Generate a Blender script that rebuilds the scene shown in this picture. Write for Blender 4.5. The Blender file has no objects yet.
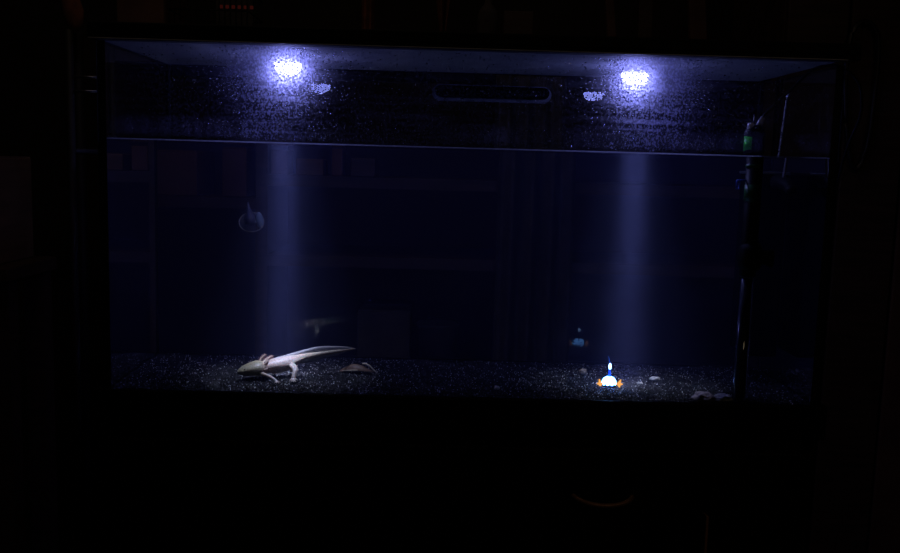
import bpy, bmesh, math, random
import numpy as np
from mathutils import Vector, Matrix, noise

random.seed(7)
rng = np.random.default_rng(7)
S = bpy.context.scene
COL = S.collection

# ------------------------------------------------------------------ camera
cam = bpy.data.cameras.new('camera')
cam.sensor_width = 36.0
cam.lens = 912.43 / 900 * 36.0
cam.clip_start = 0.02
cam.clip_end = 50
camo = bpy.data.objects.new('camera', cam)
COL.objects.link(camo)
pitch, yaw, roll = 0.12422, 0.016123, 0.027703
R_ = Vector((math.cos(yaw), -math.sin(yaw), 0))
F0 = Vector((math.sin(yaw), math.cos(yaw), 0))
Zv = Vector((0, 0, 1))
F_ = math.cos(pitch) * F0 - math.sin(pitch) * Zv
U_ = math.sin(pitch) * F0 + math.cos(pitch) * Zv
Xc = math.cos(roll) * R_ + math.sin(roll) * U_
Yc = -math.sin(roll) * R_ + math.cos(roll) * U_
M = Matrix((Xc, Yc, -F_)).transposed().to_4x4()
M.translation = Vector((-0.03969, -1.14835, 0.29886))
camo.matrix_world = M
S.camera = camo

# ------------------------------------------------------------------ world, light, exposure
S.view_settings.view_transform = 'Standard'
S.view_settings.look = 'None'
S.view_settings.gamma = 1.0
S.view_settings.exposure = 0.0
S.view_settings.use_curve_mapping = False
S.cycles.use_denoising = True
S.cycles.max_bounces = 12
S.cycles.transparent_max_bounces = 40
S.cycles.transmission_bounces = 10
S.cycles.glossy_bounces = 5
S.cycles.diffuse_bounces = 3
S.cycles.volume_bounces = 1
S.cycles.caustics_reflective = True
S.cycles.caustics_refractive = True
S.cycles.sample_clamp_indirect = 4.0
S.cycles.blur_glossy = 0.2

w = bpy.data.worlds.new('night')
S.world = w
w.use_nodes = True
w.node_tree.nodes['Background'].inputs[0].default_value = (0.9, 0.75, 0.6, 1)
w.node_tree.nodes['Background'].inputs[1].default_value = 0.0012

al = bpy.data.lights.new('dim_room_light', 'AREA')
al.shape = 'DISK'
al.size = 0.5
al.energy = 0.40
al.color = (1.0, 0.72, 0.52)
alo = bpy.data.objects.new('dim_room_light', al)
COL.objects.link(alo)
alo.location = (-0.35, 0.05, 1.55)
alo.rotation_euler = (math.radians(28), 0, 0)

al2 = bpy.data.lights.new('added_handle_light', 'AREA')  # unseen warm light added to bring out the cabinet handle
al2.shape = 'DISK'
al2.size = 0.4
al2.energy = 0.33
al2.color = (1.0, 0.7, 0.45)
alo2 = bpy.data.objects.new('added_handle_light', al2)
COL.objects.link(alo2)
alo2.location = (0.7, -1.6, 1.2)
alo2.rotation_euler = (Vector((0.25, 0, -0.2)) - Vector((0.7, -1.6, 1.2))).to_track_quat('-Z', 'Y').to_euler()

LAMP_COL = (0.29, 0.30, 1.0)
BEAM_W = 0.135
WIDE_W = 0.11
LENS_E = 46.0

# ------------------------------------------------------------------ helpers
def link(o, parent=None):
    COL.objects.link(o)
    if parent is not None:
        o.parent = parent
    return o

def obj(name, bm, mats, parent=None, smooth=True, loc=None):
    me = bpy.data.meshes.new(name)
    bm.normal_update()
    bm.to_mesh(me)
    bm.free()
    if not isinstance(mats, (list, tuple)):
        mats = [mats]
    for m in mats:
        me.materials.append(m)
    if smooth:
        for p in me.polygons:
            p.use_smooth = True
    o = bpy.data.objects.new(name, me)
    link(o, parent)
    if parent is not None:                      # vertices are written in world space
        pl = parent
        off = Vector((0, 0, 0))
        while pl is not None:
            off += pl.location
            pl = pl.parent
        me.transform(Matrix.Translation(-off))
    elif loc is not None:
        me.transform(Matrix.Translation(-Vector(loc)))
        o.location = loc
    return o

def tag(o, label, cat, group=None, kind=None):
    o['label'] = label
    o['category'] = cat
    if group: o['group'] = group
    if kind: o['kind'] = kind
    return o

def empty(name, loc, label, cat, group=None):
    o = bpy.data.objects.new(name, None)
    o.empty_display_size = 0.02
    o.location = loc
    link(o)
    return tag(o, label, cat, group)

def structure(o):
    o['kind'] = 'structure'
    return o

def box(bm, x0, x1, y0, y1, z0, z1, bev=0.0, mi=0):
    g = bmesh.ops.create_cube(bm, size=1.0)
    vs = g['verts']
    for v in vs:
        v.co = Vector((x0 + (v.co.x + .5) * (x1 - x0), y0 + (v.co.y + .5) * (y1 - y0), z0 + (v.co.z + .5) * (z1 - z0)))
    fs = list({f for v in vs for f in v.link_faces})
    for f in fs: f.material_index = mi
    if bev > 0:
        es = list({e for v in vs for e in v.link_edges})
        bmesh.ops.bevel(bm, geom=es, offset=bev, segments=2, affect='EDGES', profile=0.5)
    return bm

def bx(*a, **k):
    return box(bmesh.new(), *a, **k)

def frame_at(pts, i):
    a = Vector(pts[max(i - 1, 0)]); b = Vector(pts[min(i + 1, len(pts) - 1)])
    t = (b - a).normalized()
    up = Vector((0, 0, 1)) if abs(t.z) < 0.95 else Vector((0, 1, 0))
    s = t.cross(up).normalized()
    return t, s, s.cross(t).normalized()

def tube(bm, pts, rad, n=10, flat=None, mi=0, cap=True):
    """round (or flattened) tube along pts; rad a number or one per point; flat = (side, up) radii per point"""
    rings = []
    for i, p in enumerate(pts):
        t, s, u = frame_at(pts, i)
        if flat is not None:
            ra, rb = flat[i]
        else:
            ra = rb = rad[i] if isinstance(rad, (list, tuple)) else rad
        rings.append([bm.verts.new(Vector(p) + s * (ra * math.cos(2 * math.pi * k / n)) + u * (rb * math.sin(2 * math.pi * k / n))) for k in range(n)])
    for a, b in zip(rings[:-1], rings[1:]):
        for k in range(n):
            f = bm.faces.new((a[k], a[(k + 1) % n], b[(k + 1) % n], b[k])); f.material_index = mi
    if cap:
        f = bm.faces.new(rings[0][::-1]); f.material_index = mi
        f = bm.faces.new(rings[-1]); f.material_index = mi
    return bm

def smooth_path(pts, k=6):
    """Catmull-Rom through pts (tuples of any length)"""
    P = [np.array(p, float) for p in pts]
    P = [2 * P[0] - P[1]] + P + [2 * P[-1] - P[-2]]
    out = []
    for i in range(1, len(P) - 2):
        for j in range(k):
            t = j / k
            a, b, c, d = P[i - 1], P[i], P[i + 1], P[i + 2]
            out.append(0.5 * (2 * b + (c - a) * t + (2 * a - 5 * b + 4 * c - d) * t * t + (3 * b - a - 3 * c + d) * t ** 3))
    out.append(P[-2])
    return [tuple(float(q) for q in o) for o in out]

def lathe(bm, prof, c, n=24, mi=0, axis='z'):
    """prof: list of (radius, height)"""
    c = Vector(c)
    def P(r, h, a):
        if axis == 'z': return c + Vector((r * math.cos(a), r * math.sin(a), h))
        return c + Vector((r * math.cos(a), -h, r * math.sin(a)))     # opens towards the viewer (-y)
    rings = []
    for r, h in prof:
        if r < 1e-6: rings.append([bm.verts.new(P(0, h, 0))])
        else: rings.append([bm.verts.new(P(r, h, 2 * math.pi * k / n)) for k in range(n)])
    for a, b in zip(rings[:-1], rings[1:]):
        for k in range(n):
            k2 = (k + 1) % n
            if len(a) == 1 and len(b) == 1: continue
            if len(a) == 1: f = bm.faces.new((a[0], b[k2], b[k]))
            elif len(b) == 1: f = bm.faces.new((a[k], a[k2], b[0]))
            else: f = bm.faces.new((a[k], a[k2], b[k2], b[k]))
            f.material_index = mi
    bmesh.ops.recalc_face_normals(bm, faces=bm.faces)
    return bm

# ------------------------------------------------------------------ materials
def mat(name):
    m = bpy.data.materials.new(name)
    m.use_nodes = True
    nt = m.node_tree
    nt.nodes.clear()
    out = nt.nodes.new('ShaderNodeOutputMaterial')
    return m, nt, out

def N(nt, t, **kw):
    n = nt.nodes.new(t)
    for k, v in kw.items():
        if k.startswith('i_'):
            key = k[2:]
            key = int(key) if key.isdigit() else key.replace('_', ' ')
            n.inputs[key].default_value = v
        else: setattr(n, k, v)
    return n

def plain(name, col, rough=0.6, spec=0.5, var=0.25, scale=30.0, metal=0.0, bump=0.0, stretch=(1, 1, 1)):
    m, nt, out = mat(name)
    p = N(nt, 'ShaderNodeBsdfPrincipled', i_Roughness=rough, i_Metallic=metal)
    p.inputs['Specular IOR Level'].default_value = spec
    tc = N(nt, 'ShaderNodeTexCoord'); mp = N(nt, 'ShaderNodeMapping'); mp.inputs['Scale'].default_value = stretch
    nz = N(nt, 'ShaderNodeTexNoise', i_Scale=scale, i_Detail=4.0)
    nt.links.new(tc.outputs['Object'], mp.inputs[0]); nt.links.new(mp.outputs[0], nz.inputs['Vector'])
    r = N(nt, 'ShaderNodeValToRGB')
    r.color_ramp.elements[0].position = 0.3; r.color_ramp.elements[1].position = 0.7
    r.color_ramp.elements[0].color = tuple(c * (1 - var) for c in col) + (1,)
    r.color_ramp.elements[1].color = tuple(min(1, c * (1 + var)) for c in col) + (1,)
    nt.links.new(nz.outputs['Fac'], r.inputs[0]); nt.links.new(r.outputs[0], p.inputs['Base Color'])
    if bump:
        b = N(nt, 'ShaderNodeBump', i_Strength=bump, i_Distance=0.002)
        nt.links.new(nz.outputs['Fac'], b.inputs['Height']); nt.links.new(b.outputs[0], p.inputs['Normal'])
    nt.links.new(p.outputs[0], out.inputs['Surface'])
    return m

def schlick(nt, f0):
    lw = N(nt, 'ShaderNodeLayerWeight', i_Blend=0.5)
    pw = N(nt, 'ShaderNodeMath', operation='POWER'); pw.inputs[1].default_value = 5.0
    ml = N(nt, 'ShaderNodeMath', operation='MULTIPLY_ADD'); ml.inputs[1].default_value = 1 - f0; ml.inputs[2].default_value = f0
    nt.links.new(lw.outputs['Facing'], pw.inputs[0]); nt.links.new(pw.outputs[0], ml.inputs[0])
    return ml.outputs[0]

def glass(name, tint=(0.96, 0.98, 0.97), f0=0.04, rough=0.0):
    m, nt, out = mat(name)
    t = N(nt, 'ShaderNodeBsdfTransparent'); t.inputs[0].default_value = (*tint, 1)
    g = N(nt, 'ShaderNodeBsdfGlossy', i_Roughness=rough)
    mx = N(nt, 'ShaderNodeMixShader')
    nt.links.new(schlick(nt, f0), mx.inputs[0]); nt.links.new(t.outputs[0], mx.inputs[1]); nt.links.new(g.outputs[0], mx.inputs[2])
    nt.links.new(mx.outputs[0], out.inputs['Surface'])
    return m

def emit(name, col, strength):
    m, nt, out = mat(name)
    e = N(nt, 'ShaderNodeEmission', i_Strength=strength); e.inputs[0].default_value = (*col, 1)
    nt.links.new(e.outputs[0], out.inputs['Surface'])
    return m

M_glass = glass('aquarium_glass')
M_bglass = glass('back_glass', f0=0.020)
nt = M_bglass.node_tree                                        # fogged above the waterline, clear below
tc = N(nt, 'ShaderNodeNewGeometry'); sx = N(nt, 'ShaderNodeSeparateXYZ'); nt.links.new(tc.outputs['Position'], sx.inputs[0])
mr = N(nt, 'ShaderNodeMapRange', i_1=0.316, i_2=0.319, i_3=0.0, i_4=0.24); nt.links.new(sx.outputs['Z'], mr.inputs[0])
for n_ in nt.nodes:
    if n_.bl_idname == 'ShaderNodeBsdfGlossy': nt.links.new(mr.outputs[0], n_.inputs['Roughness'])
M_inner = glass('glass_against_water', f0=0.0)
M_black = plain('black_plastic', (0.003, 0.003, 0.0035), rough=0.65, spec=0.2)
M_blackgloss = plain('black_gloss_plastic', (0.004, 0.004, 0.0045), rough=0.5, spec=0.15)
M_silicone = plain('black_silicone', (0.004, 0.004, 0.005), rough=0.6, spec=0.2)
M_lid = plain('pale_lid', (0.40, 0.42, 0.46), rough=0.8, spec=0.05, var=0.12, scale=14)
M_cabinet = plain('black_cabinet', (0.004, 0.0035, 0.003), rough=0.6, spec=0.2, stretch=(1, 1, 12), scale=6)
M_brass = plain('worn_brass', (0.42, 0.22, 0.11), rough=0.45, metal=0.4)
M_edge = plain("brown_edge", (0.42, 0.20, 0.10), rough=0.6)
M_wall = plain('dark_plaster', (0.035, 0.026, 0.022), rough=0.9, var=0.3, scale=5)
M_floor = plain('dark_floor', (0.03, 0.022, 0.018), rough=0.7, scale=8, stretch=(1, 10, 1))
M_wood = plain('dark_wood', (0.055, 0.03, 0.02), rough=0.6, var=0.4, scale=9, stretch=(1, 6, 10))
M_brown = plain('brown_board', (0.12, 0.058, 0.038), rough=0.8, var=0.35, scale=12)
M_card = plain('brown_cardboard', (0.15, 0.082, 0.045), rough=0.85, var=0.25, scale=9, stretch=(1, 1, 8))
M_cloth = plain('rust_cloth', (0.2, 0.07, 0.035), rough=0.95, var=0.4, scale=40)
M_greycloth = plain('grey_cloth', (0.06, 0.05, 0.045), rough=0.95, var=0.35, scale=30)
M_wire = plain('black_wire', (0.012, 0.010, 0.009), rough=0.6, spec=0.25)
M_metal = plain('grey_metal', (0.3, 0.3, 0.32), rough=0.35, metal=0.9)
M_cable = plain('black_rubber', (0.012, 0.012, 0.014), rough=0.35)
M_tub = plain('grey_tub', (0.07, 0.062, 0.06), rough=0.6)

# water: refracting sides, clear top, thin blue haze inside
def water_vol(nt, out):
    vs = N(nt, 'ShaderNodeVolumeScatter', i_Density=0.16, i_Anisotropy=0.0)
    vs.inputs['Color'].default_value = (0.34, 0.38, 1.0, 1)
    nt.links.new(vs.outputs[0], out.inputs['Volume'])
m, nt, out = mat('water_front'); M_wfront = m
r_ = N(nt, 'ShaderNodeBsdfRefraction', i_Roughness=0.0, i_IOR=1.33); nt.links.new(r_.outputs[0], out.inputs['Surface']); water_vol(nt, out)
m, nt, out = mat('water_side'); M_wside = m
r_ = N(nt, 'ShaderNodeBsdfGlass', i_Roughness=0.0, i_IOR=1.33); nt.links.new(r_.outputs[0], out.inputs['Surface']); water_vol(nt, out)
m, nt, out = mat('water_back'); M_wback = m
r_ = N(nt, 'ShaderNodeBsdfTransparent'); nt.links.new(r_.outputs[0], out.inputs['Surface']); water_vol(nt, out)
m, nt, out = mat('water_top'); M_wtop = m
t_ = N(nt, 'ShaderNodeBsdfTransparent'); g_ = N(nt, 'ShaderNodeBsdfGlossy', i_Roughness=0.03); mx = N(nt, 'ShaderNodeMixShader')
nt.links.new(schlick(nt, 0.02), mx.inputs[0]); nt.links.new(t_.outputs[0], mx.inputs[1]); nt.links.new(g_.outputs[0], mx.inputs[2])
nt.links.new(mx.outputs[0], out.inputs['Surface']); water_vol(nt, out)

# meniscus
m, nt, out = mat('meniscus'); M_men = m
g_ = N(nt, 'ShaderNodeBsdfRefraction', i_Roughness=0.75, i_IOR=1.33); tl = N(nt, 'ShaderNodeBsdfTranslucent'); tl.inputs[0].default_value = (0.9, 0.92, 1.0, 1)
t_ = N(nt, 'ShaderNodeBsdfTransparent'); a1 = N(nt, 'ShaderNodeMixShader', i_0=0.35); a2 = N(nt, 'ShaderNodeMixShader', i_0=0.42)
nt.links.new(g_.outputs[0], a1.inputs[1]); nt.links.new(tl.outputs[0], a1.inputs[2])
nt.links.new(t_.outputs[0], a2.inputs[1]); nt.links.new(a1.outputs[0], a2.inputs[2]); nt.links.new(a2.outputs[0], out.inputs['Surface'])

# droplets
m, nt, out = mat('water_drop'); M_drop = m
r_ = N(nt, 'ShaderNodeBsdfGlass', i_Roughness=0.05, i_IOR=1.33); nt.links.new(r_.outputs[0], out.inputs['Surface'])

# fogged film on the glass: patchy, streaked, thickest just above the waterline
def film(name, strength, blur=0.78):
    m, nt, out = mat(name)
    tc = N(nt, 'ShaderNodeTexCoord')
    def nz(scale, st, detail=4.0):
        mp = N(nt, 'ShaderNodeMapping'); mp.inputs['Scale'].default_value = st
        n = N(nt, 'ShaderNodeTexNoise', i_Scale=scale, i_Detail=detail)
        nt.links.new(tc.outputs['Object'], mp.inputs[0]); nt.links.new(mp.outputs[0], n.inputs['Vector'])
        return n.outputs['Fac']
    def mth(op, a, b=None, clamp=False):
        n = N(nt, 'ShaderNodeMath', operation=op, use_clamp=clamp)
        for i, v in enumerate((a, b)):
            if v is None: continue
            if isinstance(v, (int, float)): n.inputs[i].default_value = v
            else: nt.links.new(v, n.inputs[i])
        return n.outputs[0]
    def ramp(v, lo, hi):
        n = N(nt, 'ShaderNodeMapRange', i_1=lo, i_2=hi, i_3=0.0, i_4=1.0, interpolation_type='SMOOTHSTEP')
        nt.links.new(v, n.inputs[0]); return n.outputs[0]
    sx = N(nt, 'ShaderNodeSeparateXYZ'); nt.links.new(tc.outputs['Object'], sx.inputs[0])
    z = sx.outputs['Z']
    fine = ramp(nz(420, (1, 1, 0.8), 3.0), 0.42, 0.66)           # speckle
    streak = ramp(nz(60, (1.6, 1, 0.25)), 0.35, 0.65)            # runs
    patch = ramp(nz(9, (1, 1, 1.6)), 0.35, 0.65)
    band = mth('MULTIPLY', mth('MULTIPLY', ramp(z, 0.320, 0.328), ramp(z, 0.352, 0.334)), ramp(nz(7, (1, 1, 0.2), 1.0), 0.42, 0.62))
    lines = ramp(nz(30, (0.25, 1, 7.0)), 0.45, 0.7)
    f = mth('ADD', mth('MULTIPLY', fine, 0.55), mth('MULTIPLY', lines, 0.25))
    f = mth('MULTIPLY', f, mth('ADD', mth('MULTIPLY', patch, 0.6), 0.4))
    b = mth('MULTIPLY', mth('MULTIPLY', band, mth('ADD', mth('MULTIPLY', streak, 0.6), 0.25)), mth('ADD', mth('MULTIPLY', fine, 0.5), 0.6))
    f = mth('ADD', mth('MULTIPLY', f, 0.20), mth('MULTIPLY', b, 0.30))
    # lamp glow shaped into the film: coverage raised around each lamp
    lamp_glow = None
    for lx, lz in ((-0.2472, 0.412), (0.2261, 0.416)):
        dx = mth('MULTIPLY', mth('SUBTRACT', sx.outputs['X'], lx), 0.75); dz = mth('SUBTRACT', z, lz)
        d2 = mth('ADD', mth('MULTIPLY', dx, dx), mth('MULTIPLY', dz, dz))
        g = mth('POWER', 2.718, mth('MULTIPLY', d2, -1.0 / (0.034 ** 2)))
        lamp_glow = g if lamp_glow is None else mth('ADD', lamp_glow, g)
    glow_column = None                                                   # column of glow below each lamp, put in as thicker film
    for lx in (-0.2472, 0.2261):
        dx = mth('SUBTRACT', sx.outputs['X'], lx); dz = mth('MULTIPLY', mth('SUBTRACT', z, 0.366), 0.9)
        g = mth('POWER', 2.718, mth('MULTIPLY', mth('ADD', mth('MULTIPLY', dx, dx), mth('MULTIPLY', dz, dz)), -1.0 / (0.042 ** 2)))
        glow_column = g if glow_column is None else mth('ADD', glow_column, g)
    f = mth('ADD', f, mth('MULTIPLY', glow_column, mth('ADD', mth('MULTIPLY', fine, 0.65), mth('MULTIPLY', lines, 0.5))))
    f = mth('ADD', mth('MULTIPLY', f, 1.0), mth('MULTIPLY', lamp_glow, mth('ADD', mth('MULTIPLY', fine, 0.55), 0.6)))
    f = mth('MULTIPLY', f, strength, True)
    t = N(nt, 'ShaderNodeBsdfTransparent')
    tr = N(nt, 'ShaderNodeBsdfTranslucent'); tr.inputs[0].default_value = (0.62, 0.60, 0.98, 1)
    rf = N(nt, 'ShaderNodeBsdfRefraction', i_Roughness=blur, i_IOR=1.33); rf.inputs[0].default_value = (0.9, 0.9, 1, 1)
    a = N(nt, 'ShaderNodeMixShader', i_0=0.7)
    nt.links.new(tr.outputs[0], a.inputs[1]); nt.links.new(rf.outputs[0], a.inputs[2])
    mx = N(nt, 'ShaderNodeMixShader')
    nt.links.new(f, mx.inputs[0]); nt.links.new(t.outputs[0], mx.inputs[1]); nt.links.new(a.outputs[0], mx.inputs[2])
    nt.links.new(mx.outputs[0], out.inputs['Surface'])
    return m
M_film = film('front_mist', 0.9)

# ------------------------------------------------------------------ the room
def quadbox(name, *a, m=M_wall):
    return structure(obj(name, bx(*a), m, smooth=False))
quadbox('floor', -2.0, 2.0, -1.8, 1.6, -0.87, -0.82, m=M_floor)
quadbox('wall_back', -2.0, 2.0, 1.55, 1.6, -0.82, 1.7)
quadbox('wall_left', -2.05, -2.0, -1.8, 1.6, -0.82, 1.7)
quadbox('wall_right', 1.3, 1.35, -1.8, 1.6, -0.82, 1.7)

# ------------------------------------------------------------------ cabinet
cab = empty('cabinet', (0, 0.14, -0.82), 'black wooden cabinet the aquarium stands on, with a curved brass handle', 'cabinet')
bm = bx(-0.462, 0.462, 0.0, 0.31, -0.80, -0.045, bev=0.004)
box(bm, -0.44, 0.44, 0.03, 0.29, -0.82, -0.80)
obj('body', bm, M_cabinet, cab, smooth=False)
dr = obj('drawer', bx(0.04, 0.315, -0.018, 0.0, -0.20, -0.06, bev=0.003), M_cabinet, cab, smooth=False)
hp = smooth_path([(0.1445, -0.018, -0.1225), (0.151, -0.030, -0.1235), (0.164, -0.036, -0.1265), (0.183, -0.038, -0.1280), (0.202, -0.036, -0.1265), (0.215, -0.030, -0.1235), (0.2215, -0.018, -0.1225)], 5)
h = obj('handle', tube(bmesh.new(), hp, 0.0031, 10), M_brass, dr); h['label'] = 'curved brass bow handle'
obj('drawer', bx(-0.455, 0.035, -0.018, 0.0, -0.20, -0.06, bev=0.003), M_cabinet, cab, smooth=False)
obj('door', bx(-0.455, -0.003, -0.018, 0.0, -0.78, -0.205, bev=0.003), M_cabinet, cab, smooth=False)
obj('door', bx(0.002, 0.315, -0.018, 0.0, -0.78, -0.205, bev=0.003), M_cabinet, cab, smooth=False)
sd = obj('door', bx(0.3225, 0.455, -0.018, 0.0, -0.78, -0.06, bev=0.003), M_cabinet, cab, smooth=False)
es = obj('edge_strip', bx(0.3192, 0.3222, -0.0195, -0.001, -0.70, -0.147), M_edge, sd, smooth=False); es['label'] = 'thin brown door edge'

# ------------------------------------------------------------------ aquarium
tank = empty('aquarium', (0, 0.1445, -0.045), 'long glass aquarium filled with water, black trim, on the black cabinet', 'aquarium')
ZT = 0.436; DB = 0.289; HW = 0.462; TH = 0.006
def pane(name, x0, x1, y0, y1, z0, z1, inner):
    bm = bx(x0, x1, y0, y1, z0, z1)
    for f in bm.faces:
        f.normal_update()
        if f.normal.dot(Vector(inner)) > 0.9: f.material_index = 1
        elif abs(f.normal.dot(Vector(inner))) < 0.1: f.material_index = 2
    return obj(name, bm, [M_glass, M_inner, M_silicone], tank, smooth=False)
pane('front_pane', -HW, HW, 0, TH, -0.04, ZT, (0, 1, 0))
pane('back_pane', -HW, HW, DB - 0.005, DB, -0.04, ZT, (0, -1, 0)).data.materials[0] = M_bglass
pane('side_pane', -HW, -HW + TH, TH, DB - 0.005, -0.04, ZT, (1, 0, 0))
pane('side_pane', HW - TH, HW, TH, DB - 0.005, -0.04, 0.4315, (-1, 0, 0))
for sx in (-1, 1):
    for y in (TH, DB - 0.005):
        d = 0.004 if y == TH else -0.004
        x = sx * (HW - TH)
        b = bmesh.new()
        zt = ZT if sx < 0 else 0.431
        v = [b.verts.new(p) for p in ((x, y, -0.03), (x - sx * 0.0025, y, -0.03), (x, y + d, -0.03), (x, y, zt), (x - sx * 0.0025, y, zt), (x, y + d, zt))]
        for q in ((0, 1, 2), (3, 5, 4), (0, 3, 4, 1), (1, 4, 5, 2), (2, 5, 3, 0)): b.faces.new([v[k] for k in q])
        bmesh.ops.recalc_face_normals(b, faces=b.faces)
        obj('corner_seal', b, M_silicone, tank, smooth=False)
bm = bmesh.new()
box(bm, -HW - 0.008, HW + 0.008, -0.010, -0.0005, -0.045, 0.0002, bev=0.002)
box(bm, -HW - 0.008, HW + 0.008, DB + 0.0005, DB + 0.010, -0.045, 0.0002, bev=0.002)
box(bm, -HW - 0.008, -HW - 0.0005, -0.0005, DB + 0.0005, -0.045, 0.0002, bev=0.002)
box(bm, HW + 0.0005, HW + 0.008, -0.0005, DB + 0.0005, -0.045, 0.0002, bev=0.002)
box(bm, -HW, HW, 0.0, DB, -0.045, -0.040)
obj('bottom_frame', bm, M_black, tank, smooth=False)
# black bar with rounded ends on the back glass, under the lid
def stadium(bm, x0, x1, zc, r, y0, y1, tilt=0.0):
    pts = []
    n = 12
    for k in range(n + 1):
        a = math.pi / 2 + math.pi * k / n
        pts.append((x0 + r + r * math.cos(a), zc + r * math.sin(a)))
    for k in range(n + 1):
        a = -math.pi / 2 + math.pi * k / n
        pts.append((x1 - r + r * math.cos(a), zc + r * math.sin(a)))
    A = [bm.verts.new((x, y0, z + tilt * (x - x0))) for x, z in pts]
    B = [bm.verts.new((x, y1, z + tilt * (x - x0))) for x, z in pts]
    m_ = len(pts)
    bm.faces.new(A); bm.faces.new(B[::-1])
    for k in range(m_): bm.faces.new((A[k], B[k], B[(k + 1) % m_], A[(k + 1) % m_]))
    bmesh.ops.recalc_face_normals(bm, faces=bm.faces)
    return bm
gb = empty('grip_bar', (0.04, DB - 0.006, 0.405), 'long black rounded bar on the back glass below the lid', 'bar')
obj('bar', stadium(bmesh.new(), -0.0476, 0.1277, 0.4075, 0.0088, 0.270, 0.2795), plain('matt_black_rubber', (0.001, 0.001, 0.001), rough=1.0, spec=0.0), gb, smooth=False)
M_rim = plain('wet_grey_plate', (0.07, 0.08, 0.11), rough=0.35, var=0.5, scale=45)
obj('back_plate', stadium(bmesh.new(), -0.052, 0.132, 0.4055, 0.0125, 0.2795, 0.2836), M_rim, gb, smooth=False)

# water
wb = bmesh.new()
e = 0.0004
box(wb, -HW + TH + e, HW - TH - e, TH + e, DB - 0.005 - e, -0.0395, 0.3165)
for f in wb.faces:
    f.normal_update(); n = f.normal
    if n.y < -0.9: f.material_index = 0
    elif n.y > 0.9: f.material_index = 2
    elif n.z > 0.9: f.material_index = 3
    else: f.material_index = 1
wat = obj('water', wb, [M_wfront, M_wside, M_wback, M_wtop], smooth=False, loc=(0, 0.14, 0))
tag(wat, 'clear dark water filling the aquarium to just below its lid', 'water', kind='stuff')
mb = bmesh.new()
prof = [(TH + 0.0004, 0.3183), (TH + 0.0006, 0.3177), (TH + 0.0011, 0.3172), (TH + 0.0026, 0.3169), (TH + 0.0026, 0.3166), (TH + 0.0004, 0.3166)]
for sgn in (0,):
    rings = []
    for i in range(91):
        x = -HW + TH + 0.001 + (2 * HW - 2 * TH - 0.002) * i / 90
        rings.append([mb.verts.new((x, y, z)) for y, z in prof])
    for a, b in zip(rings[:-1], rings[1:]):
        for k in range(len(prof)):
            k2 = (k + 1) % len(prof)
            mb.faces.new((a[k], b[k], b[k2], a[k2]))
    mb.faces.new(rings[0]); mb.faces.new(rings[-1][::-1])
bmesh.ops.recalc_face_normals(mb, faces=mb.faces)
mo = obj('meniscus', mb, M_men, wat); mo['label'] = 'thin bright waterline against the front glass'

# ------------------------------------------------------------------ hood
hood = empty('hood', (0, 0.14, 0.436), 'flat black aquarium hood with a pale wet underside', 'lid')
bm = bmesh.new()
box(bm, -0.468, 0.474, -0.015, 0.304, 0.4415, 0.4565, bev=0.002)
box(bm, -0.468, 0.474, -0.015, -0.0015, 0.4365, 0.4415, bev=0.0008)
box(bm, -0.468, 0.474, 0.2905, 0.304, 0.4365, 0.4415, bev=0.0008)
box(bm, -0.468, -0.4625, -0.0015, 0.2905, 0.4365, 0.4415, bev=0.0008)
obj('cover', bm, M_black, hood, smooth=False)
obj('underside', bx(-0.4615, 0.4550, 0.0, 0.289, 0.4368, 0.4412), M_lid, hood, smooth=False)
lp = obj('lip', bx(-0.466, 0.458, -0.0165, -0.0145, 0.4357, 0.4372, bev=0.0006), plain('grey_lip', (0.45, 0.47, 0.52), rough=0.4), hood, smooth=False)
lp['label'] = 'thin grey edge along the hood'

# ------------------------------------------------------------------ lamps
M_lens = emit('led_lens', LAMP_COL, LENS_E)
def lamp(x, z, label):
    t = empty('led_lamp', (x, 0.12, 0.4368), label, 'lamp', 'lamps under the hood')
    b = bmesh.new()
    lathe(b, [(0, 0), (0.019, 0), (0.0205, -0.002), (0.0205, -0.0085), (0.019, -0.0105), (0.0, -0.0105)], (x, 0.12, 0.4366), 28)
    obj('housing', b, M_metal, t)
    b = bmesh.new()
    zb = 0.4366 - 0.0107
    lathe(b, [(0.0185, 0.0), (0.0180, -0.004), (0.0155, -0.0095), (0.0100, -0.0135), (0, -0.0150)], (x, 0.12, zb), 24)
    ln = obj('lens', b, M_lens, t); ln['label'] = 'glowing blue-white lens'
    for nm, size, spread, en in (('beam', 0.034, 13, BEAM_W), ('flood', 0.036, 40, WIDE_W)):
        l = bpy.data.lights.new(nm, 'AREA'); l.shape = 'DISK'; l.size = size; l.spread = math.radians(spread)
        l.energy = en; l.color = (0.62, 0.66, 1.0)
        lo = bpy.data.objects.new(nm, l); link(lo, t); lo.location = (0, 0, -0.026)
    return t
lamp(-0.2472, 0.4176, 'glowing blue-white lamp under the hood above the pale axolotl')
lamp(0.2261, 0.4218, 'glowing blue-white lamp under the hood above the glowing dome ornament')

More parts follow.
